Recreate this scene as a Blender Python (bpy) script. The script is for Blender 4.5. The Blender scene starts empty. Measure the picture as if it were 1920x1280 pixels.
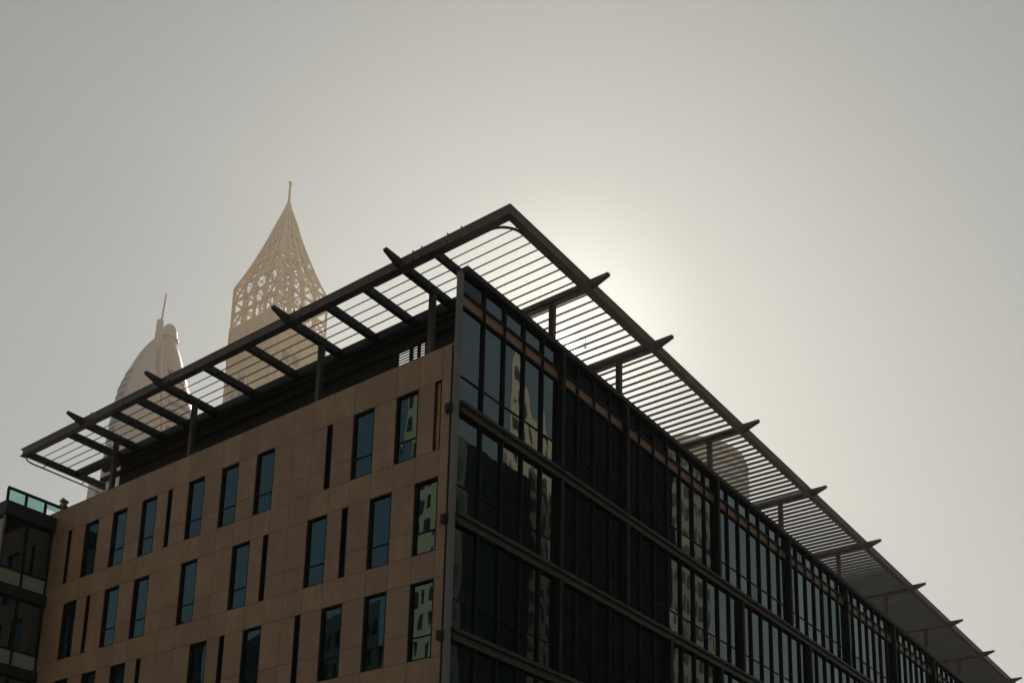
import bpy, bmesh, math, random
from mathutils import Vector, Matrix
random.seed(7)
R = math.radians
scene = bpy.context.scene
C = scene.collection

# ------------------------------------------------------------------ frame of reference
# u runs along the stone facade, v along the glass facade, both from the corner post; world X = v, Y = u
def P(u, v, z): return Vector((v, u, z))

# ------------------------------------------------------------------ camera
FPX = 2119.48; PITCH = 0.234822; ROLL = 0.0231089; AZ = -0.9230403; P0Y = 1389.4
_da = Vector((math.sin(AZ), math.cos(AZ), 0)); _db = Vector((math.sin(AZ + math.pi/2), math.cos(AZ + math.pi/2), 0))
def _w(d): return Vector((d.dot(_db), d.dot(_da), d.z))
_F = Vector((0, math.cos(PITCH), math.sin(PITCH))); _U = Vector((0, -math.sin(PITCH), math.cos(PITCH))); _R = Vector((1, 0, 0))
_R2 = _R*math.cos(ROLL) + _U*math.sin(ROLL); _U2 = -_R*math.sin(ROLL) + _U*math.cos(ROLL)
cr, cu, cf = _w(_R2), _w(_U2), _w(_F)
cam = bpy.data.cameras.new('camera'); cam_o = bpy.data.objects.new('camera', cam); C.objects.link(cam_o)
m = Matrix(((cr.x, cu.x, -cf.x), (cr.y, cu.y, -cf.y), (cr.z, cu.z, -cf.z))).to_4x4()
m.translation = P(-26.09, -30.32, 1.6)
cam_o.matrix_world = m
cam.sensor_width = 36; cam.lens = FPX/1920*36; cam.shift_y = (P0Y - 640)/1920
cam.clip_start = 0.1; cam.clip_end = 20000
scene.camera = cam_o

# ------------------------------------------------------------------ sky and sun
SUN = Vector((0.6919, 0.4790, 0.5402)).normalized()
SUN_EL = math.asin(SUN.z); SUN_ROT = math.atan2(SUN.x, SUN.y)
SKY_GAMMA = 0.48; SKY_TINT = (2.0, 2.12, 2.1)
world = bpy.data.worlds.new('World'); scene.world = world; world.use_nodes = True
nt = world.node_tree; nt.nodes.clear()
out = nt.nodes.new('ShaderNodeOutputWorld'); bg = nt.nodes.new('ShaderNodeBackground')
sky = nt.nodes.new('ShaderNodeTexSky'); sky.sky_type = 'NISHITA'; sky.sun_disc = False
sky.sun_elevation = SUN_EL; sky.sun_rotation = SUN_ROT; sky.air_density = 1.0; sky.dust_density = 2.0; sky.ozone_density = 1.0
hs = nt.nodes.new('ShaderNodeHueSaturation'); hs.inputs['Saturation'].default_value = 0.7
gm = nt.nodes.new('ShaderNodeGamma'); gm.inputs[1].default_value = SKY_GAMMA
tn = nt.nodes.new('ShaderNodeVectorMath'); tn.operation = 'MULTIPLY'; tn.inputs[1].default_value = SKY_TINT
nt.links.new(sky.outputs[0], gm.inputs[0]); nt.links.new(gm.outputs[0], hs.inputs['Color'])
# dust thickens the air, so the sky pales towards the horizon
tc0 = nt.nodes.new('ShaderNodeTexCoord'); sx = nt.nodes.new('ShaderNodeSeparateXYZ'); nt.links.new(tc0.outputs['Generated'], sx.inputs[0])
el = nt.nodes.new('ShaderNodeMapRange'); el.inputs['From Min'].default_value = 0.25; el.inputs['From Max'].default_value = 0.75
el.inputs['To Min'].default_value = 1.32; el.inputs['To Max'].default_value = 0.98; nt.links.new(sx.outputs['Z'], el.inputs['Value'])
em = nt.nodes.new('ShaderNodeVectorMath'); em.operation = 'SCALE'; nt.links.new(tn.outputs[0], em.inputs[0]); nt.links.new(el.outputs[0], em.inputs['Scale'])
nt.links.new(hs.outputs[0], tn.inputs[0]); nt.links.new(em.outputs[0], bg.inputs[0]); bg.inputs[1].default_value = 0.10
# the sun's own disc and the bright halo that dusty air puts round it, by angle from the sun
wtc = nt.nodes.new('ShaderNodeTexCoord'); nrm = nt.nodes.new('ShaderNodeVectorMath'); nrm.operation = 'NORMALIZE'
dt = nt.nodes.new('ShaderNodeVectorMath'); dt.operation = 'DOT_PRODUCT'; dt.inputs[1].default_value = SUN
nt.links.new(wtc.outputs['Generated'], nrm.inputs[0]); nt.links.new(nrm.outputs[0], dt.inputs[0])
ac = nt.nodes.new('ShaderNodeMath'); ac.operation = 'ARCCOSINE'; nt.links.new(dt.outputs['Value'], ac.inputs[0])
def band(a0, a1, v, interp='SMOOTHSTEP'):
    r_ = nt.nodes.new('ShaderNodeMapRange'); r_.interpolation_type = interp
    r_.inputs['From Min'].default_value = R(a0); r_.inputs['From Max'].default_value = R(a1); r_.inputs['To Min'].default_value = v; r_.inputs['To Max'].default_value = 0
    nt.links.new(ac.outputs[0], r_.inputs['Value']); return r_.outputs[0]
a1_ = nt.nodes.new('ShaderNodeMath'); a1_.operation = 'ADD'; nt.links.new(band(0.24, 0.95, 5.0), a1_.inputs[0]); nt.links.new(band(0.0, 8.0, 0.72), a1_.inputs[1])
bg2 = nt.nodes.new('ShaderNodeBackground'); bg2.inputs[0].default_value = (1.0, 0.93, 0.80, 1); nt.links.new(a1_.outputs[0], bg2.inputs[1])
ads = nt.nodes.new('ShaderNodeAddShader'); nt.links.new(bg.outputs[0], ads.inputs[0]); nt.links.new(bg2.outputs[0], ads.inputs[1])
nt.links.new(ads.outputs[0], out.inputs[0])
sun = bpy.data.lights.new('sun', 'SUN'); sun.energy = 4.8; sun.angle = R(0.53); sun.color = (1.0, 0.9, 0.76)
sun_o = bpy.data.objects.new('sun', sun); C.objects.link(sun_o)
sun_o.rotation_euler = SUN.to_track_quat('Z', 'Y').to_euler(); sun_o.location = (0, 0, 60)
scene.view_settings.view_transform = 'Standard'; scene.view_settings.look = 'None'
scene.view_settings.exposure = -0.8; scene.view_settings.gamma = 1.0
scene.render.engine = 'CYCLES'
scene.cycles.volume_bounces = 1; scene.cycles.max_bounces = 6; scene.cycles.diffuse_bounces = 2
scene.cycles.glossy_bounces = 3; scene.cycles.transmission_bounces = 4; scene.cycles.transparent_max_bounces = 8
scene.cycles.use_denoising = True
scene.cycles.sample_clamp_indirect = 4.0
scene.cycles.caustics_reflective = False; scene.cycles.caustics_refractive = False

# ------------------------------------------------------------------ materials
def mat(name, col, rough=0.6, metal=0.0, spec=0.5, var=0.0, scale=3.0, island=0.0, bump=0.0, bscale=40.0, ior=None):
    M = bpy.data.materials.new(name); M.use_nodes = True
    t = M.node_tree; b = t.nodes['Principled BSDF']
    b.inputs['Base Color'].default_value = (*col, 1); b.inputs['Roughness'].default_value = rough
    b.inputs['Metallic'].default_value = metal; b.inputs['Specular IOR Level'].default_value = spec
    if ior: b.inputs['IOR'].default_value = ior
    tc = t.nodes.new('ShaderNodeTexCoord')
    cur = None
    if var or island:
        n = t.nodes.new('ShaderNodeTexNoise'); n.inputs['Scale'].default_value = scale; n.inputs['Detail'].default_value = 6; n.inputs['Roughness'].default_value = 0.65
        t.links.new(tc.outputs['Object'], n.inputs['Vector'])
        mr = t.nodes.new('ShaderNodeMapRange'); mr.inputs['From Min'].default_value = 0.3; mr.inputs['From Max'].default_value = 0.7
        mr.inputs['To Min'].default_value = 1 - var; mr.inputs['To Max'].default_value = 1 + var
        t.links.new(n.outputs['Fac'], mr.inputs['Value']); cur = mr.outputs[0]
        if island:
            g = t.nodes.new('ShaderNodeNewGeometry')
            mi = t.nodes.new('ShaderNodeMapRange'); mi.inputs['To Min'].default_value = 1 - island; mi.inputs['To Max'].default_value = 1 + island
            t.links.new(g.outputs['Random Per Island'], mi.inputs['Value'])
            mm = t.nodes.new('ShaderNodeMath'); mm.operation = 'MULTIPLY'
            t.links.new(cur, mm.inputs[0]); t.links.new(mi.outputs[0], mm.inputs[1]); cur = mm.outputs[0]
        vm = t.nodes.new('ShaderNodeVectorMath'); vm.operation = 'SCALE'; vm.inputs[0].default_value = col
        t.links.new(cur, vm.inputs['Scale']); t.links.new(vm.outputs[0], b.inputs['Base Color'])
    if bump:
        n2 = t.nodes.new('ShaderNodeTexNoise'); n2.inputs['Scale'].default_value = bscale; n2.inputs['Detail'].default_value = 4
        t.links.new(tc.outputs['Object'], n2.inputs['Vector'])
        bp = t.nodes.new('ShaderNodeBump'); bp.inputs['Strength'].default_value = 1.0; bp.inputs['Distance'].default_value = bump
        t.links.new(n2.outputs['Fac'], bp.inputs['Height']); t.links.new(bp.outputs[0], b.inputs['Normal'])
    return M

def glass_mat(name, tint, base, refl=0.3, wave=0.012, wscale=0.9, tilt=0.0):
    """coated facade glass: dark behind, mirror-like coat whose sheet is slightly wavy"""
    M = bpy.data.materials.new(name); M.use_nodes = True; t = M.node_tree; t.nodes.clear()
    o = t.nodes.new('ShaderNodeOutputMaterial'); mix = t.nodes.new('ShaderNodeMixShader')
    d = t.nodes.new('ShaderNodeBsdfDiffuse'); d.inputs[0].default_value = (*base, 1)
    g = t.nodes.new('ShaderNodeBsdfGlossy'); g.inputs[0].default_value = (*tint, 1); g.inputs['Roughness'].default_value = 0.012
    tc = t.nodes.new('ShaderNodeTexCoord'); n = t.nodes.new('ShaderNodeTexNoise')
    mp = t.nodes.new('ShaderNodeMapping'); mp.inputs['Scale'].default_value = (1, 1, 0.45)
    geo = t.nodes.new('ShaderNodeNewGeometry')
    ad = t.nodes.new('ShaderNodeVectorMath'); ad.operation = 'MULTIPLY_ADD'
    sc_ = t.nodes.new('ShaderNodeVectorMath'); sc_.operation = 'SCALE'; sc_.inputs[0].default_value = (37, 19, 53)
    t.links.new(geo.outputs['Random Per Island'], sc_.inputs['Scale'])
    ad.operation = 'ADD'; t.links.new(tc.outputs['Object'], ad.inputs[0]); t.links.new(sc_.outputs[0], ad.inputs[1])
    t.links.new(ad.outputs[0], mp.inputs[0]); t.links.new(mp.outputs[0], n.inputs['Vector'])
    n.inputs['Scale'].default_value = wscale; n.inputs['Detail'].default_value = 1.0
    bp = t.nodes.new('ShaderNodeBump'); bp.inputs['Strength'].default_value = 1; bp.inputs['Distance'].default_value = wave
    t.links.new(n.outputs['Fac'], bp.inputs['Height']); t.links.new(bp.outputs[0], g.inputs['Normal'])
    lw = t.nodes.new('ShaderNodeFresnel'); lw.inputs['IOR'].default_value = 1.5
    mr = t.nodes.new('ShaderNodeMapRange'); mr.inputs['From Min'].default_value = 0.04; mr.inputs['From Max'].default_value = 1.0
    mr.inputs['To Min'].default_value = refl; mr.inputs['To Max'].default_value = 1.0
    rv = t.nodes.new('ShaderNodeMapRange'); rv.inputs['To Min'].default_value = 0.72; rv.inputs['To Max'].default_value = 1.12
    t.links.new(geo.outputs['Random Per Island'], rv.inputs['Value'])
    ts = t.nodes.new('ShaderNodeVectorMath'); ts.operation = 'SCALE'; ts.inputs[0].default_value = tint
    t.links.new(rv.outputs[0], ts.inputs['Scale']); t.links.new(ts.outputs[0], g.inputs[0])
    t.links.new(lw.outputs[0], mr.inputs['Value']); t.links.new(mr.outputs[0], mix.inputs[0])
    t.links.new(d.outputs[0], mix.inputs[1]); t.links.new(g.outputs[0], mix.inputs[2]); t.links.new(mix.outputs[0], o.inputs[0])
    return M

M_stone = mat('brown_stone', (0.36, 0.215, 0.12), 0.55, var=0.13, scale=0.9, island=0.10, bump=0.004, bscale=25)
def streaks(M, lo=0.93, hi=1.05):          # rain and dust streaks running down the stone
    t = M.node_tree; b = t.nodes['Principled BSDF']; src = b.inputs['Base Color'].links[0].from_socket
    tc = t.nodes.new('ShaderNodeTexCoord'); mp = t.nodes.new('ShaderNodeMapping'); mp.inputs['Scale'].default_value = (2.2, 2.2, 0.45)
    n = t.nodes.new('ShaderNodeTexNoise'); n.inputs['Scale'].default_value = 1.0; n.inputs['Detail'].default_value = 5; n.inputs['Roughness'].default_value = 0.6
    t.links.new(tc.outputs['Object'], mp.inputs[0]); t.links.new(mp.outputs[0], n.inputs['Vector'])
    r = t.nodes.new('ShaderNodeMapRange'); r.inputs['From Min'].default_value = 0.35; r.inputs['From Max'].default_value = 0.62
    r.inputs['To Min'].default_value = lo; r.inputs['To Max'].default_value = hi; t.links.new(n.outputs['Fac'], r.inputs['Value'])
    v = t.nodes.new('ShaderNodeVectorMath'); v.operation = 'SCALE'; t.links.new(src, v.inputs[0]); t.links.new(r.outputs[0], v.inputs['Scale'])
    t.links.new(v.outputs[0], b.inputs['Base Color'])
streaks(M_stone)
M_joint = mat('joint', (0.04, 0.03, 0.02), 0.9)
M_bronze = mat('dark_bronze', (0.013, 0.011, 0.009), 0.6, spec=0.2, metal=0.0, var=0.15, scale=2)
M_steel = mat('painted_steel', (0.090, 0.069, 0.049), 0.5, metal=0.2, var=0.22, scale=1.2, bump=0.002, bscale=12)
M_steel_dk = mat('dark_steel', (0.025, 0.026, 0.02), 0.55, spec=0.25, metal=0.0, var=0.2, scale=1.5)
M_slat = mat('louvre_metal', (0.034, 0.027, 0.021), 0.5, spec=0.25, metal=0.0, var=0.15, scale=1)
M_post = mat('post_metal', (0.16, 0.145, 0.12), 0.45, metal=0.2, var=0.15, scale=1)
M_spandrel = mat('copper_panel', (0.22, 0.13, 0.068), 0.4, metal=0.1, var=0.15, scale=1.5, island=0.12)
M_band = mat('bronze_band', (0.048, 0.034, 0.019), 0.5, spec=0.25, metal=0.2, var=0.2, scale=0.8)
M_black = mat('plant_black', (0.012, 0.013, 0.011), 0.7, var=0.2)
M_glassA = glass_mat('window_glass', (0.42, 0.71, 0.76), (0.003, 0.010, 0.011), 0.14, 0.008, 0.8)
M_glassB = glass_mat('curtain_glass', (0.70, 0.85, 0.84), (0.005, 0.012, 0.012), 0.17, 0.008, 0.7)
M_gold = mat('gold_trim_and_reflection', (0.34, 0.19, 0.05), 0.4, metal=0.2, var=0.3, scale=1.0)  # gold of the wing trim, also a reflection coloured into one slot pane
M_pale = mat('pale_spandrel', (0.30, 0.33, 0.24), 0.35, var=0.1, scale=1)
M_concrete = mat('concrete', (0.30, 0.28, 0.25), 0.8, var=0.12, scale=1)
M_asph = mat('asphalt', (0.05, 0.05, 0.05), 0.85, var=0.2, scale=4, bump=0.01)
M_pave = mat('paving', (0.22, 0.20, 0.17), 0.8, var=0.12, scale=2)
M_sandg = mat('sandy_ground', (0.15, 0.12, 0.085), 0.9, var=0.2, scale=0.05)
M_spire = mat('sand_cladding', (0.82, 0.53, 0.24), 0.6, var=0.06, scale=0.05)
M_spire_w = mat('tower_window', (0.20, 0.15, 0.12), 0.3, var=0.1, scale=0.1)
M_wire = mat('grey_rod', (0.22, 0.22, 0.22), 0.5)
M_tan = mat('tan_cladding', (0.80, 0.66, 0.43), 0.6, var=0.06, scale=0.05)
M_tanw = mat('tan_window_band', (0.45, 0.34, 0.22), 0.5)
M_rose = mat('rose_cladding', (0.50, 0.36, 0.28), 0.55, var=0.06, scale=0.05)
M_rose_l = mat('pale_rose_cladding', (0.60, 0.46, 0.36), 0.5, var=0.05, scale=0.05)
M_rose_d = mat('rose_window_band', (0.10, 0.075, 0.06), 0.4)
M_cream = mat('cream_render', (0.88, 0.70, 0.44), 0.7, var=0.06, scale=0.3)
M_cream_w = mat('cream_tower_window', (0.02, 0.045, 0.045), 0.6, spec=0.1)
M_darkt = mat('smoked_glass', (0.008, 0.011, 0.011), 0.9, spec=0.0)
M_darkw = mat('smoked_pane', (0.004, 0.007, 0.008), 0.9, spec=0.0)
M_greyt = mat('grey_cladding', (0.05, 0.055, 0.05), 0.6, spec=0.2, var=0.2, scale=0.3)
M_beige = mat('beige_render', (0.38, 0.30, 0.20), 0.7, var=0.1, scale=0.3)
def clear_glass(name):
    M = bpy.data.materials.new(name); M.use_nodes = True; t = M.node_tree; t.nodes.clear()
    o = t.nodes.new('ShaderNodeOutputMaterial'); mix = t.nodes.new('ShaderNodeMixShader')
    a = t.nodes.new('ShaderNodeBsdfTransparent'); a.inputs[0].default_value = (0.62, 0.82, 0.78, 1)
    g = t.nodes.new('ShaderNodeBsdfGlossy'); g.inputs[0].default_value = (0.8, 0.9, 0.9, 1); g.inputs['Roughness'].default_value = 0.02
    f = t.nodes.new('ShaderNodeFresnel'); f.inputs[0].default_value = 1.5
    t.links.new(f.outputs[0], mix.inputs[0]); t.links.new(a.outputs[0], mix.inputs[1]); t.links.new(g.outputs[0], mix.inputs[2]); t.links.new(mix.outputs[0], o.inputs[0])
    return M
M_clear = clear_glass('clear_glass')

# ------------------------------------------------------------------ helpers
class MB:
    def __init__(s): s.bm = bmesh.new()
    def box(s, u0, u1, v0, v1, z0, z1):
        vs = [s.bm.verts.new(P(u, v, z)) for z in (z0, z1) for v in (v0, v1) for u in (u0, u1)]
        for f in ((0, 1, 3, 2), (4, 6, 7, 5), (0, 4, 5, 1), (2, 3, 7, 6), (0, 2, 6, 4), (1, 5, 7, 3)):
            s.bm.faces.new([vs[i] for i in f])
        return s
    def prism(s, pts, z0, z1):                      # footprint [(u,v)..] raised from z0 to z1
        a = [s.bm.verts.new(P(u, v, z0)) for u, v in pts]; b = [s.bm.verts.new(P(u, v, z1)) for u, v in pts]
        s.bm.faces.new(a); s.bm.faces.new(b[::-1])
        for i in range(len(pts)):
            j = (i+1) % len(pts); s.bm.faces.new((a[i], b[i], b[j], a[j]))
        return s
    def hull(s, pts8):                              # eight corner points, bottom ring then top ring
        v = [s.bm.verts.new(p) for p in pts8]; n = len(v)//2
        s.bm.faces.new(v[:n]); s.bm.faces.new(v[n:][::-1])
        for i in range(n):
            j = (i+1) % n; s.bm.faces.new((v[i], v[n+i], v[n+j], v[j]))
        return s
    def bar(s, a, b, w, h=None):                    # square bar between world points
        h = h or w; d = (b-a)
        if d.length < 1e-6: return s
        d.normalize(); up = Vector((0, 0, 1)) if abs(d.z) < 0.9 else Vector((1, 0, 0))
        x = d.cross(up).normalized()*w/2; y = d.cross(x).normalized()*h/2
        return s.hull([a-x-y, a+x-y, a+x+y, a-x+y, b-x-y, b+x-y, b+x+y, b-x+y])
    def tube(s, pts, r, n=8):
        rings = []
        for i, p in enumerate(pts):
            d = (pts[min(i+1, len(pts)-1)] - pts[max(i-1, 0)]).normalized()
            up = Vector((0, 0, 1)) if abs(d.z) < 0.9 else Vector((1, 0, 0))
            x = d.cross(up).normalized(); y = d.cross(x).normalized()
            rr = r[i] if isinstance(r, (list, tuple)) else r
            rings.append([s.bm.verts.new(p + x*rr*math.cos(2*math.pi*k/n) + y*rr*math.sin(2*math.pi*k/n)) for k in range(n)])
        for a, b in zip(rings, rings[1:]):
            for k in range(n): s.bm.faces.new((a[k], a[(k+1) % n], b[(k+1) % n], b[k]))
        s.bm.faces.new(rings[0][::-1]); s.bm.faces.new(rings[-1]); return s
    def loft(s, rings, cap=True):
        vr = [[s.bm.verts.new(p) for p in r] for r in rings]; n = len(vr[0])
        for a, b in zip(vr, vr[1:]):
            for k in range(n): s.bm.faces.new((a[k], a[(k+1) % n], b[(k+1) % n], b[k]))
        if cap: s.bm.faces.new(vr[0][::-1]); s.bm.faces.new(vr[-1])
        return s
    def build(s, name, material, parent=None, origin=None, smooth=False, bevel=0.0, face_to=None):
        bmesh.ops.recalc_face_normals(s.bm, faces=s.bm.faces)
        if face_to is not None:                     # single sheets of glass look out of the building
            s.bm.normal_update()
            for f_ in s.bm.faces:
                if f_.tag and f_.normal.dot(face_to) < 0: f_.normal_flip()
        me = bpy.data.meshes.new(name)
        if origin is not None: bmesh.ops.translate(s.bm, verts=s.bm.verts, vec=-origin)
        s.bm.to_mesh(me); s.bm.free()
        if smooth:
            for p in me.polygons: p.use_smooth = True
        me.materials.append(material)
        o = bpy.data.objects.new(name, me); C.objects.link(o)
        if origin is not None: o.location = origin
        if parent is not None:
            o.parent = parent
            base = Vector((0, 0, 0)); q = parent
            while q: base += q.location; q = q.parent
            o.location = (origin if origin is not None else Vector((0, 0, 0))) - base
        if bevel:
            bv = o.modifiers.new('bevel', 'BEVEL'); bv.width = bevel; bv.segments = 2; bv.limit_method = 'ANGLE'
        return o
def tag(o, label=None, cat=None, group=None, kind=None):
    if label: o['label'] = label
    if cat: o['category'] = cat
    if group: o['group'] = group
    if kind: o['kind'] = kind
    return o
def empty(name, loc, label, cat, group=None):
    o = bpy.data.objects.new(name, None); C.objects.link(o); o.location = loc; o.empty_display_size = 1
    return tag(o, label, cat, group)

# ------------------------------------------------------------------ setting
tag(MB().box(-4000, 4000, -4000, 4000, -0.4, 0.0).build('ground', M_sandg), kind='structure')
tag(MB().box(-400, 400, -26, -12, 0.004, 0.02).box(-24, -12, -12, 400, 0.004, 0.02).build('road', M_asph), kind='structure')
tag(MB().box(-11.9, 400, -11.9, -0.1, 0.004, 0.14).box(-11.9, -0.35, -0.1, 400, 0.004, 0.14).box(-60, -24.1, -60, -26.1, 0.004, 0.14).build('pavement', M_pave), kind='structure')

# ------------------------------------------------------------------ main office building
BL = empty('office_building', P(0, 0, 0), 'corner office block with brown stone front, dark glass side and louvred roof canopy', 'building')
MOD = 1.2225; U0 = 0.75; NCOL = 23
rows = [(25.98, 22.96), (21.80, 18.71), (17.58, 14.43), (13.38, 10.24)]
win = [[1, 3, 8, 10, 12, 15, 17, 19], [0, 2, 5, 9, 12, 15, 17, 20], [0, 2, 4, 8, 11, 16, 18, 20], [1, 3, 7, 9, 12, 14, 17, 19]]
slit = [[0, 5, 14, 21], [4, 8, 19], [6, 10, 15], [5, 10, 16, 21]]
UEND = 29.0
TOPZ = 27.42
# joints between the stone panels
w = MB(); g = 0.008
def panel(u0, u1, z0, z1):
    if u1-u0 > 0.05 and z1-z0 > 0.05: w.box(u0+g, u1-g, 0.0, 0.06, z0+g, z1-g)
edges = [0.12] + [U0 + MOD*k for k in range(NCOL+1)] + [UEND]
zb = [TOPZ]
for (zt, zl) in rows: zb += [zt, zt-2.06, zl]
zb += [8.0, 6.0, 4.0, 0.15]
for ci in range(len(edges)-1):
    k = ci-1; a, b = edges[ci], edges[ci+1]
    for ri in range(len(zb)-1):
        zt, zl = zb[ri], zb[ri+1]
        fr = next((i for i, r in enumerate(rows) if zt <= r[0]+0.01 and zl >= r[1]-0.01), None)
        if fr is not None and k in win[fr]: continue
        if fr is not None and k in slit[fr]:
            panel(a+0.36, b, zt*0 + zl, zt); continue
        panel(a, b, zl, zt)
stone = w.build('stone_wall', M_stone, BL)
# wall core with real openings behind the panels
wb = MB()
for ci in range(len(edges)-1):
    k = ci-1; a, b = edges[ci], edges[ci+1]
    ztop = TOPZ-0.03
    for i, r in enumerate(rows):
        if k in win[i]: wb.box(a, b, 0.05, 0.40, r[0]+0.04, ztop); ztop = r[1]-0.04
        elif k in slit[i]:
            wb.box(a, b, 0.05, 0.40, r[0]+0.04, ztop); wb.box(a+0.37, b, 0.05, 0.40, r[1]-0.04, r[0]+0.04); ztop = r[1]-0.04
    wb.box(a, b, 0.05, 0.40, 0, ztop)
wb.build('wall_core', M_joint, BL)
cp = MB().box(0.12, UEND, 0.02, 0.45, TOPZ-0.012, TOPZ+0.035); cp.build('parapet_coping', M_band, BL)
# windows: dark metal liner, mullion and sill, pane set well back
for i, (zt, zl) in enumerate(rows):
    for k in win[i]:
        a = U0+MOD*k+0.02; b = a+MOD-0.04; f = MB()
        f.box(a, a+0.045, 0.012, 0.36, zl, zt).box(b-0.045, b, 0.012, 0.36, zl, zt)
        f.box(a+0.045, b-0.045, 0.012, 0.36, zt-0.05, zt).box(a+0.045, b-0.045, 0.012, 0.36, zl, zl+0.05)
        f.box(a+0.045, b-0.045, 0.10, 0.18, zl+0.93, zl+0.98)
        fo = f.build('window', M_bronze, BL, origin=P((a+b)/2, 0.2, (zt+zl)/2))
        t1, t2 = random.uniform(-.004, .004), random.uniform(-.004, .004); q = MB()
        for z0, z1 in ((zl+0.05, zl+0.93), (zl+0.98, zt-0.05)):
            vs = [q.bm.verts.new(P(uu, 0.135 + t1*(uu-a) + t2*(zz-zl), zz)) for uu, zz in ((a+.045, z0), (b-.045, z0), (b-.045, z1), (a+.045, z1))]
            q.bm.faces.new(vs).tag = True
            q.box(a+.045, b-.045, 0.17, 0.20, z0, z1)
        q.build('pane', M_glassA, fo, origin=P((a+b)/2, 0.27, (zt+zl)/2), face_to=P(0, -1, 0))
    for k in slit[i]:
        a = U0+MOD*k+0.03; b = a+0.32; f = MB()
        f.box(a, a+0.03, 0.012, 0.36, zl, zt).box(b-0.03, b, 0.012, 0.36, zl, zt).box(a+0.03, b-0.03, 0.012, 0.36, zt-0.03, zt).box(a+0.03, b-0.03, 0.012, 0.36, zl, zl+0.03)
        so = f.build('slot_window', M_bronze, BL, origin=P((a+b)/2, 0.2, (zt+zl)/2))
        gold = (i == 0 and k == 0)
        MB().box(a+0.03, b-0.03, 0.10 if gold else 0.27, 0.32, zl+0.03, zt-0.03).build('pane', M_gold if gold else M_black, so, origin=P((a+b)/2, 0.27, (zt+zl)/2))  # first pane by the corner: yellow reflection put into its colour
        if gold: so['label'] = 'narrow slot window beside the corner, gold reflection painted into its pane'

# roof deck and dark plant screen under the canopy
MB().box(0.25, UEND-0.1, 0.45, 100.5, 26.3, 26.6).build('roof', M_concrete, BL)
MB().box(UEND-0.4, UEND, 0.45, 100.5, 0, 27.2).box(0.2, UEND-0.4, 100.5, 100.8, 0, 27.2).build('rear_wall', M_concrete, BL)
ps = MB(); V = 4.62
ps.box(7.9, 30.0, V, V+0.3, 26.6, 33.2).box(2.7, 6.0, V, V+0.3, 26.6, 33.2).box(6.0, 7.9, V, V+0.3, 32.35, 33.2).box(6.0, 7.9, V, V+0.3, 26.6, 31.05)
ps.box(6.88, 7.02, V+.05, V+0.2, 31.05, 32.35).box(6.42, 6.52, V+.05, V+0.2, 31.05, 32.35)
ps.build('plant_screen', M_black, BL)
lv = MB()
for i in range(9): lv.box(6.0, 7.9, V+0.22, V+0.27, 31.08+0.145*i, 31.08+0.145*i+0.05)
lv.build('plant_louvre', M_black, BL)
MB().box(2.8, 31.5, 4.30, 4.62, 31.98, 32.12).box(2.8, 31.5, 4.36, 4.62, 32.62, 32.78).build('screen_rail', M_steel_dk, BL)

# ------------------------------------------------------------------ glass side: curtain wall
NB = 73; PV = 1.3785; V0 = 0.16
vm = [V0 + PV*j for j in range(NB+1)]
VEND = vm[-1]
floors = [24.85, 20.18, 15.50, 10.82]
curtain = MB().box(0.07, 0.22, V0, VEND, 0.1, 29.66).box(0.072, 0.218, vm[1], VEND, 29.66, 30.56).build('curtain_wall', M_black, BL)
thick = {0: (5, 9, 16, 23, 30, 37, 44, 51), 1: (5, 9, 18, 25, 32, 39, 46, 53), 2: (5, 12, 16, 23, 30, 37, 44, 51), 3: (5, 9, 18, 25, 32, 39, 46), 4: (5, 12)}
segs = [(floors[0], 30.58), (floors[1], floors[0]-0.52), (floors[2], floors[1]-0.52), (floors[3], floors[2]-0.52), (0.2, floors[3]-0.52)]
for j in range(1, NB+1):
    cw = MB()
    for fi, (z0, z1) in enumerate(segs):
        if j in thick[fi]: cw.box(-0.28, -0.012, vm[j]-0.12, vm[j]+0.12, z0, z1)
        else: cw.box(-0.13, -0.012, vm[j]-0.03, vm[j]+0.03, z0, z1)
    cw.build('mullion', M_bronze, curtain, origin=P(0, vm[j], 15))
for z in floors: MB().box(-0.22, -0.02, V0, VEND, z-0.16, z).box(-0.13, -0.02, V0, VEND, z-0.36, z-0.16).box(-0.20, -0.02, V0, VEND, z-0.52, z-0.36).build('floor_band', M_band, curtain, origin=P(-.1, 50, z))
for z in (29.64, 29.04): MB().box(-0.10, -0.02, V0, VEND, z-0.05, z+0.05).build('transom', M_bronze, curtain, origin=P(0, 50, z))
for z in (25.98, 21.33, 16.68): MB().box(-0.05, -0.02, V0, VEND, z-0.02, z+0.02).build('transom', M_bronze, curtain, origin=P(0, 50, z))
MB().box(-0.24, 0.14, V0, VEND, 30.58, 30.84).build('top_coping', M_steel_dk, curtain)
def pane(mb, v0, v1, z0, z1, back=True):
    a1, a2 = random.uniform(-.0035, .0035), random.uniform(-.0025, .0025)
    vs = [mb.bm.verts.new(P(-0.004 + a1*(vv-v0) + a2*(zz-z0), vv, zz)) for vv, zz in ((v0, z0), (v1, z0), (v1, z1), (v0, z1))]
    mb.bm.faces.new(vs).tag = True
    if back: mb.box(0.03, 0.06, v0-.03, v1+.03, z0-.03, z1+.03)
spec = []
zr = [(29.70, 30.58), (26.005, 28.98), (24.91, 25.955), (21.355, floors[0]-.52), (20.18, 21.305), (16.705, floors[1]-.52), (15.5, 16.655), (10.82, floors[2]-.52), (0.2, floors[3]-.52)]
for j in range(NB):
    for r, (z0, z1) in enumerate(zr): spec.append((j, r, vm[j]+.035, vm[j+1]-.035, z0, z1))
def size_(s):                                        # how large it shows from the street corner
    vc = (s[2]+s[3])/2; d = math.hypot(26, vc+30.3); return 0 if (s[1] == 8 or (s[1] == 7)) else (s[5]-s[4])*26/d**3*1e4
big = set(id(s) for s in sorted(spec, key=size_, reverse=True)[:99]); rest = MB()
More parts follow.
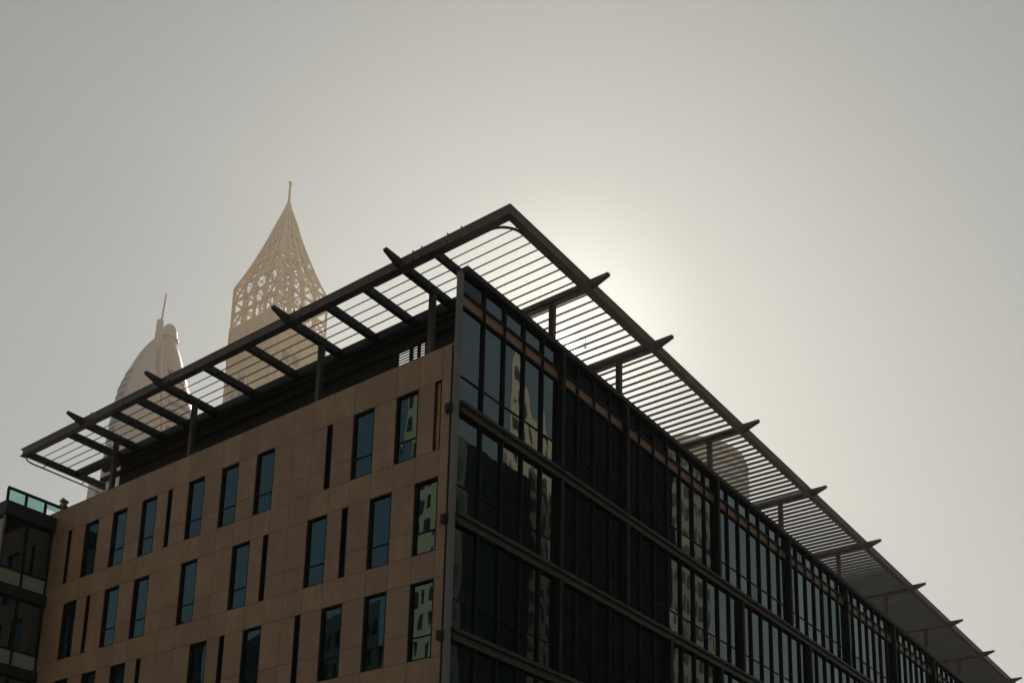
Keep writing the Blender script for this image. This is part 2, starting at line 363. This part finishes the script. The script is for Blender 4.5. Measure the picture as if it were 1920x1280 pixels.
for s in spec:
    j, r, v0, v1, z0, z1 = s
    if j == 0 and r == 0:
        MB().box(-0.01, 0.01, v0, v1, z0, z1).build('clear_pane', M_clear, curtain); continue
    if id(s) in big:
        q = MB(); pane(q, v0, v1, z0, z1); q.build('glass_pane', M_glassB, curtain, origin=P(0, (v0+v1)/2, (z0+z1)/2), face_to=P(-1, 0, 0))
    else: pane(rest, v0, v1, z0, z1)
tag(rest.build('glass_pane', M_glassB, curtain, face_to=P(-1, 0, 0)), kind='stuff')
for j in range(NB): MB().box(-0.02, 0.03, vm[j]+.03, vm[j+1]-.03, 29.089, 29.591).build('spandrel_panel', M_spandrel, curtain, origin=P(0, (vm[j]+vm[j+1])/2, 29.34))
# corner post with collar boxes at the floor lines
MB().box(-0.11, 0.12, -0.08, 0.12, 0.1, 30.52).build('corner_post', M_post, BL, bevel=0.02)
for z in floors:
    MB().box(0.10, 0.42, -0.16, -0.004, z-0.50, z-0.12).box(0.14, 0.30, -0.22, -0.16, z-0.42, z-0.2).build('corner_bracket', M_steel_dk, BL, origin=P(0.2, -0.1, z-0.3), bevel=0.015)
MB().tube([P(0.22, -0.03, 10), P(0.22, -0.03, 27.3)], 0.035).build('downpipe', M_steel_dk, BL)

# ------------------------------------------------------------------ canopy
ZB = 33.0; ZT = 33.45; UO, UI = -1.79, 2.55; VO, VI = 0.84, 4.42; UL = 34.35
cl = MB(); n = 0
def blade(ua, ub, v):
    # chord leans away from the street: low edge nearer the camera
    hz, hx, t = 0.15, 0.145, 0.014
    c = []
    for uu in (ua, ub):
        c.append([P(uu, v-hx-t, 33.22-hz+t), P(uu, v-hx+t, 33.22-hz-t), P(uu, v+hx+t, 33.22+hz-t), P(uu, v+hx-t, 33.22+hz+t)])
    cl.hull(c[0]+c[1])
v = 1.38
while v < 100.5:
    blade(UO+0.15, UL-0.1 if v < VI-0.1 else 3.4, v); v += 0.543
canopy = cl.build('louvre_canopy', M_slat, BL)
def channel_v(u_out, sgn, v0, v1):       # edge channel running along v
    m_ = MB().box(min(u_out, u_out+sgn*.05), max(u_out, u_out+sgn*.05), v0, v1, ZB+.03, ZT-.03)
    for z0, z1 in ((ZB, ZB+.03), (ZT-.03, ZT)): m_.box(min(u_out-sgn*.02, u_out+sgn*.3), max(u_out-sgn*.02, u_out+sgn*.3), v0, v1, z0, z1)
    return m_
e1 = channel_v(UO, 1, VO+0.012, 101)
for i in range(10): e1.box(UO+.05, UO+.28, 8.0+9.65*i-1, 8.02+9.65*i-1, ZB+.03, ZT-.03)
e1.build('edge_beam', M_steel, canopy)
e2 = MB().box(UO+0.012, UL, VO, VO+.05, ZB+.03, ZT-.03)
for z0, z1 in ((ZB, ZB+.03), (ZT-.03, ZT)): e2.box(UO+0.012, UL+.25, VO-.02, VO+.3, z0, z1)
e2.box(0.2, 0.32, VO-.03, VO, ZB+.05, ZT-.05)
for u in (1.9, 5.4, 9.7, 13.9, 18.3, 24.4): e2.box(u, u+.05, VO-.028, VO, ZB+.03, ZT-.03)
e2.build('edge_beam', M_steel, canopy)
MB().box(UI-.16, UI, VO+.3, 100.8, ZB, ZT-.04).build('inner_beam', M_steel_dk, canopy)
MB().box(UI, UL, VI, VI+.18, ZB, ZT+.1).build('inner_beam', M_steel_dk, canopy)
MB().box(UL-.1, UL+.06, VO+.3, 6.4, ZB, ZT-.04).build('end_beam', M_steel_dk, canopy)
def tip_v(m_, uc, wd):                   # tapered beam nose poking past the edge of the stone side
    m_.hull([P(uc-wd, VO-.95, ZT-.14), P(uc+wd, VO-.95, ZT-.14), P(uc+wd, VO-.025, ZB-.02), P(uc-wd, VO-.025, ZB-.02),
             P(uc-wd, VO-.95, ZT-.02), P(uc+wd, VO-.95, ZT-.02), P(uc+wd, VO-.025, ZT-.02), P(uc-wd, VO-.025, ZT-.02)])
for uc, main in ((4.24, 1), (6.62, 0), (9.0, 0), (11.38, 1), (14.65, 0), (17.87, 0), (21.13, 1), (23.48, 0), (25.84, 0), (28.21, 1), (29.99, 0)):
    wd = .10 if main else .08
    q = MB().box(uc-wd, uc+wd, VO+.3, VI+.5, ZB, ZT-.04)
    q.box(uc-wd-.05, uc+wd+.05, VO+.3, VI, ZB-.012, ZB+.01)
    if main:
        tip_v(q, uc, wd)
        for vv in (1.55, 2.1): q.box(uc-wd-.09, uc-wd-.05, vv, vv+.05, ZB-.05, ZB+.1)
    q.build('cross_beam', M_steel_dk, canopy)
def tip_u(m_, vc, wd):
    m_.hull([P(UO-.95, vc-wd, ZT-.14), P(UO-.95, vc+wd, ZT-.14), P(UO-.025, vc+wd, ZB-.02), P(UO-.025, vc-wd, ZB-.02),
             P(UO-.95, vc-wd, ZT-.02), P(UO-.95, vc+wd, ZT-.02), P(UO-.025, vc+wd, ZT-.02), P(UO-.025, vc-wd, ZT-.02)])
posts_v = [6.85, 12.62, 22.3, 31.92, 41.6, 51.2, 60.8, 70.4, 80.05, 89.7, 99.3]
for vc in posts_v:
    q = MB().box(UO+.3, UI-.16, vc-.10, vc+.10, ZB, ZT-.04); q.box(UO+.3, UI-.16, vc-.15, vc+.15, ZB-.012, ZB+.01); tip_u(q, vc, .10)
    for uu in (-1.1, -.55): q.box(uu, uu+.03, vc-.2, vc-.15, ZB-.06, ZB+.16)
    q.build('cross_beam', M_steel, canopy)
    MB().box(0.16, 0.42, vc-.13, vc+.13, 26.6, ZB-.012).build('support_post', M_steel, canopy, bevel=.02)
for uc in (4.24, 11.38, 21.13, 28.21):
    MB().box(uc-.13, uc+.13, 2.95, 3.21, 26.6, ZB-.012).build('support_post', M_steel, canopy, bevel=.02)
for vc in posts_v[:5]:
    for uu in (-1.2, -.75, -.3):
        MB().tube([P(uu, vc-.13, ZB+.32), P(uu, vc-.17, ZB+.1), P(uu+.03, vc-.15, ZB-.06), P(uu+.06, vc-.10, ZB-.1)], .012, 5).build('cable_loop', M_steel_dk, canopy)
for uu in (0.7, 1.45, 2.9, 3.4, 10.4, 10.9, 20.3, 27.3):
    MB().box(uu, uu+.08, VO-.07, VO-.02, ZB+.02, ZB+.14).box(uu+.02, uu+.06, VO-.07, VO+.02, ZT, ZT+.05).build('beam_clip', M_steel_dk, canopy)
# curved rail under the canopy's rim
def arc(cu_, cv_, r, a0, a1, n=10): return [P(cu_+r*math.cos(R(a0+(a1-a0)*i/n)), cv_+r*math.sin(R(a0+(a1-a0)*i/n)), ZB+.02) for i in range(n+1)]
MB().tube([P(6, VO+.34, ZB+.02), P(0.3, VO+.34, ZB+.02)] + arc(-0.45, VO+.34+1.0, 1.0, 270, 180) + [P(-1.45, 6, ZB+.02), P(-1.45, 12, ZB+.02)], 0.055).build('rim_rail', M_steel, canopy, smooth=True)
MB().tube([P(33.6, VO+.2, ZB-.06)] + [P(34.0+.75*math.sin(R(a)), VO+.2+.75*(1-math.cos(R(a))), ZB-.06) for a in (15, 30, 45, 60, 75, 90)] + [P(34.75, 6.3, ZB-.06)], 0.05).build('rim_rail', M_steel_dk, canopy, smooth=True)
br = MB()
for vv in (2.4, 5.0): br.bar(P(UL, vv, ZB), P(34.75, vv, ZB-.06), .04)
br.build('rail_bracket', M_steel_dk, canopy)

# ------------------------------------------------------------------ glazed wing at the left edge
WG = empty('glazed_wing', P(28.3, -1.4, 0), 'dark glazed wing with glass balustrade meeting the stone wall at the left edge', 'building')
UW = 28.3; VW = -2.78
MB().box(UW+.25, UW+14, VW+.25, -.02, 0.1, 26.2).build('wing_core', M_black, WG)
MB().box(UW-.28, UW+14, VW-.1, -.02, 26.25, 27.02).build('roof_slab', M_steel_dk, WG, bevel=.03)
rl = MB().box(UW-.05, UW+.05, VW, 0.42, 27.74, 27.88)
for vv in (VW+.04, -1.72, -.62, 0.34): rl.box(UW-.05, UW+.05, vv-.06, vv+.06, 27.02, 27.74)
rl.box(UW-.05, UW+.05, VW, -.02, 27.02, 27.10)
rl.build('balustrade_frame', M_bronze, WG)
for a, b_ in ((VW+.10, -1.78), (-1.66, -.68), (-.56, .28)): MB().box(UW-.015, UW+.015, a, b_, 27.10 if b_ < 0 else 27.45, 27.74).build('balustrade_glass', M_clear, WG)
for i, zt in enumerate((26.25, 22.0, 17.8, 13.6)):
    if i: MB().box(UW-.22, UW+14, VW-.1, -.02, zt, zt+.55).build('floor_slab', M_steel_dk, WG)
    for a, b_ in ((VW+.16, -1.50), (-1.36, -.12)):
        MB().box(UW+.06, UW+.1, a, b_, zt-2.72, zt-.02).build('wing_window', M_glassB, WG)
        MB().box(UW+.02, UW+.09, a, b_, zt-3.6, zt-2.84).build('spandrel_panel', M_pale, WG)
    q = MB()
    for a in (VW+.08, -1.43, -.06): q.box(UW-.02, UW+.12, a-.06, a+.06, zt-3.65, zt)
    q.box(UW-.0, UW+.11, VW, -.02, zt-2.84, zt-2.72).box(UW-.02, UW+.11, VW, -.02, zt-3.72, zt-3.6)
    q.build('wing_frame', M_bronze, WG)
    MB().box(UW+.2, UW+14, VW+.05, VW+.15, zt-3.6, zt).build('wing_window', M_glassB, WG)
MB().box(UW-.10, UW-.03, VW-.05, VW+.03, 10, 27.0).build('edge_trim', M_gold, WG)

# small floodlight on the end of the parapet
FL = empty('floodlight', P(27.75, 0.1, 27.45), 'small brown floodlight on a bracket at the left end of the stone parapet', 'light')
def rbox(c, s, rz, rx):
    q = MB().box(-s[0]/2, s[0]/2, -s[1]/2, s[1]/2, -s[2]/2, s[2]/2)
    q.bm.transform(Matrix.Translation(c) @ Matrix.Rotation(rz, 4, 'Z') @ Matrix.Rotation(rx, 4, 'X')); return q
M_lamp = mat('weathered_lamp', (0.32, 0.15, 0.055), 0.5)
rbox(P(27.75, 0.1, 27.97), (.30, .42, .16), R(20), R(-35)).build('lamp_head', M_lamp, FL, bevel=.02)
MB().box(27.66, 27.84, 0.02, 0.18, 27.455, 27.62).bar(P(27.75, .1, 27.6), P(27.75, .1, 27.9), .05).box(27.6, 27.62, -.06, .2, 27.62, 27.85).box(27.88, 27.9, -.06, .2, 27.62, 27.85).build('bracket', M_lamp, FL)
rbox(P(27.72, 0.12, 27.68), (.26, .34, .14), R(20), R(15)).build('ballast_box', M_lamp, FL, bevel=.02)
# antenna on the canopy beside the sun
AN = empty('antenna', P(1.3, 11.1, 33.41), 'thin rod antenna with short crossbar standing on the canopy near the sun', 'antenna')
MB().tube([P(1.3, 11.1, 33.36), P(1.3, 11.1, 34.1)], .012, 6).build('rod', M_steel_dk, AN)
MB().bar(P(1.3, 10.95, 33.6), P(1.3, 11.25, 33.6), .02).bar(P(1.25, 11.0, 33.5), P(1.35, 11.2, 33.5), .02).box(1.27, 1.33, 11.07, 11.13, 33.4, 33.48).build('crossbar', M_steel_dk, AN)

# ------------------------------------------------------------------ lattice spire tower
TU0, TU1, TV0, TV1 = 346.8, 380.0, 272.0, 305.2
tc_u, tc_v = (TU0+TU1)/2, (TV0+TV1)/2; HW = 16.6
ZS, ZK, ZA = 319.4, 341.6, 394.0
ST = empty('spire_tower', P(tc_u, tc_v, 0), 'sand coloured skyscraper topped by an openwork lattice spire and mast', 'building')
sh = MB().box(TU0, TU1, TV0, TV1, 0, ZS)
sh.build('shaft', M_spire, ST)
st_ = MB()
for face in range(2):
    cols_ = ((0.70, 0.83), (0.55, 0.66)) if face == 0 else ((0.18, 0.30), (0.36, 0.48), (0.62, 0.72))
    for (f0, f1) in cols_:
        z = 290.0 if face == 0 else 300.0
        while z > 225:
            a, b_ = f0*33.2, f1*33.2; st_ = MB()
            if face == 0: st_.box(TU0+a, TU0+b_, TV0-.12, TV0+.1, z-5.2, z)
            else: st_.box(TU0-.12, TU0+.1, TV0+a, TV0+b_, z-5.2, z)
            st_.build('window_bay', M_spire_w, ST)
            z -= 7.4
rb = MB()
for face in range(2):
    for f in (0.06, 0.48, 0.69, 0.9) if face == 0 else (0.1, 0.33, 0.52, 0.8):
        a = f*33.2
        if face == 0: rb.box(TU0+a-.5, TU0+a+.5, TV0-.7, TV0, 120, 292)
        else: rb.box(TU0-.7, TU0, TV0+a-.5, TV0+a+.5, 120, 306)
    for z in range(128, 300, 15):
        if face == 0: rb.box(TU0+1, TU0+31, TV0-.45, TV0, z, z+1.2)
        else: rb.box(TU0-.45, TU0, TV0+1, TV0+31, z, z+1.2)
rb.build('facade_rib', M_spire, ST)
fl = MB()
for i in range(20):
    a = 1.2+i*1.62; fl.box(TU0+a, TU0+a+.55, TV0-.3, TV0, 296, ZS-1.5); fl.box(TU0-.3, TU0, TV0+a, TV0+a+.55, 309, ZS-1.5)
fl.build('fluting', M_spire, ST)
def hw(z):
    if z <= ZK: return HW
    t = (z-ZK)/(ZA-ZK); return max(0.35, HW*((1-t)*(1-0.34*t*(1-t))))
def fpt(face, s, z, inset=0.9):                 # s in -1..1 across a face
    h = hw(z); hi = max(h-inset*min(1, h/6), 0.2)
    if face == 0: return P(tc_u+s*hi, tc_v-hi, z)
    if face == 1: return P(tc_u-hi, tc_v+s*hi, z)
    if face == 2: return P(tc_u+s*hi, tc_v+hi, z)
    return P(tc_u+hi, tc_v+s*hi, z)
lat = MB(); thin = MB(); SS = (-1, -.5, 0, .5, 1)
levels = [ZS, 326.8, 334.2, ZK, 348.5, 355.2, 361.6, 367.6, 373.2, 378.4, 383.2, 387.5, 391, ZA]
for face in range(4):
    for s in (SS if face in (0, 2) else SS[1:-1]):
        for z0, z1 in zip(levels, levels[1:]):
            wd = (1.25 if face < 2 else .8) if hw(z0) > 6 else max(.6, hw(z0)*.22)
            if abs(s) == 1 and face in (2, 3): pass
            lat.bar(fpt(face, s, z0), fpt(face, s, z1), wd*(1.15 if abs(s) == 1 else 1), wd)
    for i, z in enumerate(levels[1:-3]):
        wd = (1.1 if face < 2 else .7) if hw(z) > 6 else max(.5, hw(z)*.2)
        lat.bar(fpt(face, -1, z), fpt(face, 1, z), wd, wd)
    ss = SS
    for li in range(0, 8):
        z0, z1 = levels[li], levels[li+1]
        for k in range(4):
            a, b_ = ss[k], ss[k+1]
            if face > 1: thin.bar(fpt(face, a, z0), fpt(face, b_, z1), .2)
            elif k in (0, 3):
                if (li + k) % 2: a, b_ = b_, a
                lat.bar(fpt(face, a, z0), fpt(face, b_, z1), 0.9 if face < 2 else .6, 0.8)
            elif (li*3+k*5+face) % 5 == 0:
                lat.bar(fpt(face, a, z0), fpt(face, b_, z1), 0.9, 0.8)
            else:
                thin.bar(fpt(face, a, z0), fpt(face, b_, z1), .2); thin.bar(fpt(face, b_, z0), fpt(face, a, z1), .2)
# inner braced mast
def ip(a, z): r_ = min(5.0, hw(z)*.55); return P(tc_u+r_*math.cos(a), tc_v+r_*math.sin(a), z)
for i in range(len(levels)-2):
    for q in range(4):
        a0, a1 = R(45+90*q), R(135+90*q)
        lat.bar(ip(a0, levels[i]), ip(a0, levels[i+1]), .35); thin.bar(ip(a0, levels[i+1]), ip(a1, levels[i+1]), .3)
        thin.bar(ip(a0, levels[i]), ip(a1, levels[i+1]), .35)
        if i < 7: thin.bar(ip(a0, levels[i+1]), fpt(q, 0, levels[i+1]), .4)
lat.build('lattice_spire', M_spire, ST); thin.build('tie_rod', M_wire, ST)
ms = MB().tube([P(tc_u, tc_v, ZA-1.5), P(tc_u, tc_v, ZA+12)], [.65, .5], 8).box(tc_u-.8, tc_u+.2, tc_v-.6, tc_v+.5, ZA+9.6, ZA+10.6).box(tc_u-.3, tc_u+.9, tc_v-.5, tc_v+.6, ZA+11.2, ZA+12.0)
ms.build('mast', M_spire, ST)
MB().box(TU1, TU1+1.4, TV0+.5, TV0+1, 303, 303.4).box(TU1+1.0, TU1+1.4, TV0+.5, TV0+1, 303.4, 305).build('facade_davit', M_wire, ST)

# ------------------------------------------------------------------ domed tower
DU, DV = 442.8, 275.8
DT = empty('domed_tower', P(DU, DV, 0), 'rose beige skyscraper with pointed arch front, small dome and slanting mast', 'building')
# half widths to the left and right of the axis at each height
profL = [(0, 24), (215, 23.8), (255, 23), (270, 22.5), (285, 21.5), (305, 19), (318, 14.4), (326.6, 10.6), (332, 7.2), (337, 3.4)]
profR = [(0, 25), (280, 25), (296, 24), (303, 22), (313.7, 18.6), (328, 14.0), (334, 11.6), (337, 9.2)]
profL = [(z, h*.86) for z, h in profL]; profR = [(z, h*.88) for z, h in profR]
# axis across the line of sight
ax = Vector((0.8, -0.6, 0)); ax = Vector((P(0, 0, 0)-P(0, 0, 0)).xyz) if False else cr.copy(); ax.z = 0; ax.normalize()
dp = Vector((-ax.y, ax.x, 0))
if dp.dot(cf) < 0: dp = -dp
CD = P(DU, DV, 0)
def ip1(prof, z):
    for (z0, h0), (z1, h1) in zip(prof, prof[1:]):
        if z0 <= z <= z1: return h0+(h1-h0)*(z-z0)/(z1-z0)
    return prof[-1][1]
def ph(z): return (ip1(profL, z)+ip1(profR, z))/2
def pm(z): return (ip1(profR, z)-ip1(profL, z))/2        # how far the section's middle sits right of the axis
def dring(z, h, n=32, e=2.6, off=0.0):
    out_ = []
    for i in range(n):
        a = 2*math.pi*i/n; c_, s_ = math.cos(a), math.sin(a)
        rr = (abs(c_)**e + abs(s_)**e)**(-1/e)
        out_.append(CD + ax*(pm(z) + (h+off)*rr*c_) + dp*(h*.9+off)*rr*s_ + Vector((0, 0, z)))
    return out_
zz = [0, 100, 200]+[205+3*i for i in range(45)]
MB().loft([dring(z, ph(z)) for z in zz]).build('tower_body', M_rose, DT, smooth=True)
for i in range(24):
    z = 200+4.9*i
    if z > 316: break
    ring0, ring1 = dring(z, ph(z), off=.45), dring(z+2.3, ph(z+2.3), off=.45)
    # window bands only on the outer flanks, left free in front where the smooth plate stands
    for k0, k1 in (((15, 21), (27, 32)) if z > 262 else ((17, 22), (23.0, 26), (27, 31))):
        sl = MB()
        for k in range(int(k0), int(k1)):
            sl.hull([ring0[k]*1, ring0[(k+1) % 32]*1, ring0[(k+1) % 32]+dp*.6, ring0[k]+dp*.6, ring1[k]*1, ring1[(k+1) % 32]*1, ring1[(k+1) % 32]+dp*.6, ring1[k]+dp*.6])
        sl.build('window_band', M_rose_d, DT)
# pointed-arch front plate: follows the body, narrows to a point under the dome
pl = MB(); rows_ = []
for i in range(20):
    z = 258+i*4.15; t = i/19; h = ph(z); half = h*0.56*(1-t**2.2)+0.25
    if h < 5: half = min(half, h*.6)
    rows_.append([CD + ax*(pm(z) + x*half - 1.0) - dp*((h*.9)*(1-abs((x*half-1)/h)**2.6)**(1/2.6)+.55) + Vector((0, 0, z)) for x in (-1, -.6, -.2, .2, .6, 1)])
vr = [[pl.bm.verts.new(p) for p in r] for r in rows_]
for a, b_ in zip(vr, vr[1:]):
    for k in range(5): pl.bm.faces.new((a[k], a[k+1], b_[k+1], b_[k]))
po = pl.build('arch_plate', M_rose_l, DT, smooth=True); sf = po.modifiers.new('thick', 'SOLIDIFY'); sf.thickness = 0.9
# curved outer rib on the right flank
rbp = []
for i in range(14):
    z = 262+i*5.6; h = ph(z); x = h*(0.62-0.3*(i/13))
    rbp.append(CD + ax*(pm(z) + x) - dp*((h*.9)*(1-abs(x/h)**2.6)**(1/2.6)+.4) + Vector((0, 0, z)))
MB().tube(rbp, 0.8, 6).build('arch_rib', M_rose_l, DT, smooth=True)
cz = 341.0; cc = CD + ax*5.0
MB().loft([[cc + Vector((math.cos(2*math.pi*k/20)*r_, math.sin(2*math.pi*k/20)*r_, z)) for k in range(20)] for z, r_ in ((330, 4.2), (340, 4.2), (342, 4.1), (344.4, 3.7), (346.2, 2.9), (347.4, 1.9), (348, .7))]).build('dome', M_rose_l, DT, smooth=True)
MB().loft([[cc + Vector((math.cos(2*math.pi*k/20)*r_, math.sin(2*math.pi*k/20)*r_, z)) for k in range(20)] for z, r_ in ((338.3, 4.3), (338.5, 4.9), (339.3, 4.9), (339.5, 4.3))]).build('dome_gallery', M_rose, DT)
mb_ = MB()
pc = CD - dp*9.0 + ax*2.8
mb_.hull([pc + Vector((x, y, 312)) for x, y in ((-1.9, -1.6), (1.9, -1.6), (1.9, 1.6), (-1.9, 1.6))] + [pc + Vector((x, y, 344.5)) for x, y in ((-1.2, -1.2), (1.2, -1.2), (1.2, 1.2), (-1.2, 1.2))])
mb_.tube([pc + ax*.5 + Vector((0, 0, 344)), pc + ax*1.6 + Vector((0, 0, 360))], [.55, .35], 8)
mb_.build('mast', M_rose_l, DT)

# slim tower seen below the canopy's end, and stepped tower behind the slats on the right
q = MB().loft([[P(455.2, 256.3, z) + ax*x*h + dp*y*3 for x, y in ((-1, -1), (1, -1), (1, 1), (-1, 1))] for z, h in ((0, 2.3), (225, 2.2), (243, 2.0), (250, 1.8), (254.5, 1.2))])
so = q.build('slim_tower', M_rose_l); tag(so, 'slim pale round topped tower glimpsed between parapet and canopy end', 'building')
RT = empty('round_tower', P(186, 338, 0), 'tan round tower half hidden behind the canopy slats on the right', 'building')
rt = MB(); rc = P(172.3, 338.5, 0)
tiers = [(0, 27), (205, 27), (205.1, 26.4), (214.2, 26.2), (214.3, 24.5), (216, 24)]
rt.loft([[rc + Vector((math.cos(2*math.pi*(k+.5)/24)*r_, math.sin(2*math.pi*(k+.5)/24)*r_, z)) for k in range(24)] for z, r_ in tiers]).build('tower_body', M_tan, RT)
for z in range(150, 212, 5):
    bb = MB()
    bb.loft([[rc + Vector((math.cos(2*math.pi*(k+.5)/24)*27.1, math.sin(2*math.pi*(k+.5)/24)*27.1, z_)) for k in range(24)] for z_ in (z, z+1.8)])
    bb.build('window_band', M_tanw, RT)

# ------------------------------------------------------------------ buildings across the street (they stand in the mirror glass)
def tower(name, label, foot, h, body, winm, nf, faces, frame=.55, z0w=4, cat='building'):
    cu_ = sum(p[0] for p in foot)/len(foot); cv_ = sum(p[1] for p in foot)/len(foot)
    t = empty(name, P(cu_, cv_, 0), label, cat)
    MB().prism(foot, 0, h).build('tower_body', body, t)
    wn = MB()
    for fi, n in faces:
        a = Vector(foot[fi]); b_ = Vector(foot[(fi+1) % len(foot)]); d = (b_-a); L_ = d.length; d.normalize()
        nrm = Vector((d.y, -d.x))
        if nrm.dot(a-Vector((cu_, cv_))) < 0: nrm = -nrm
        for f in range(nf):
            z = z0w+(h-z0w-2)*f/nf; hh = (h-z0w-2)/nf
            for k in range(n):
                s0 = L_*(k+.5-frame/2)/n; s1 = L_*(k+.5+frame/2)/n
                c4 = [a+d*s0+nrm*.06, a+d*s1+nrm*.06, a+d*s1-nrm*.3, a+d*s0-nrm*.3]
                wn.prism([(c.x, c.y) for c in c4], z+hh*.25, z+hh*.82)
    wn.build('window_grid', winm, t); return t
def rayB(v0, du): return (-du, v0+(v0+30.32)/26.09*du)
tower('cream_tower', 'sunlit cream tower with dark window rows mirrored in the corner glass', [rayB(3.3, 76), rayB(6.95, 92), rayB(6.95, 118), rayB(3.7, 118)], 109, M_cream, M_cream_w, 24, ((0, 4), (3, 3)), .5)
tower('smoked_glass_tower', 'black glass tower filling the dark middle of the mirrored facade', [rayB(7.0, 40), rayB(17.4, 40), rayB(17.4, 60), rayB(7.2, 60)], 92, M_darkt, M_darkw, 20, ((0, 12), (3, 5)), .8)
tower('beige_tower', 'dull beige tower with pale ledges mirrored right of the dark glass', [rayB(16.9, 66), rayB(21.8, 66), rayB(21.8, 80), rayB(16.9, 80)], 112, M_beige, M_cream_w, 22, ((0, 5), (3, 3)), .62)
tower('grey_office_block', 'low grey office block mirrored in the lower panes beside the corner post', [rayB(-2.0, 46), rayB(4.9, 46), rayB(4.9, 60), rayB(-2.0, 60)], 62, M_greyt, M_cream_w, 14, ((0, 8), (3, 3)), .6)
def rayA(u0, d): return (u0+(u0+26.09)/30.32*d, -d)
tower('cream_apartment_tower', 'cream apartment tower with small windows mirrored in the stone wall windows', [rayA(-1.5, 60), rayA(2.35, 60), rayA(2.35, 76), rayA(-1.5, 76)], 82, M_cream, M_cream_w, 24, ((0, 5), (1, 4)), .45)

tower('dark_office_block', 'long dark office block mirrored in the lower rows of stone wall windows', [rayA(2.9, 70), rayA(13.5, 70), rayA(13.5, 92), rayA(2.9, 92)], 53, M_greyt, M_darkw, 12, ((0, 14), (1, 4)), .6)
tower('dark_office_block', 'taller dark office block mirrored in the far left stone wall windows', [rayA(13.8, 74), rayA(29, 74), rayA(29, 96), rayA(13.8, 96)], 60, M_greyt, M_darkw, 14, ((0, 18), (1, 4)), .5)
# ------------------------------------------------------------------ haze
hz = bpy.data.materials.new('haze'); hz.use_nodes = True; t = hz.node_tree; t.nodes.clear()
o = t.nodes.new('ShaderNodeOutputMaterial'); pv = t.nodes.new('ShaderNodeVolumePrincipled')
pv.inputs['Density'].default_value = 0.00026; pv.inputs['Color'].default_value = (0.95, 0.90, 0.80, 1); pv.inputs['Anisotropy'].default_value = 0.5
t.links.new(pv.outputs[0], o.inputs['Volume'])
tag(MB().box(-4050, 4050, -4050, 4050, -1.4, 420).build('haze', hz), kind='stuff')
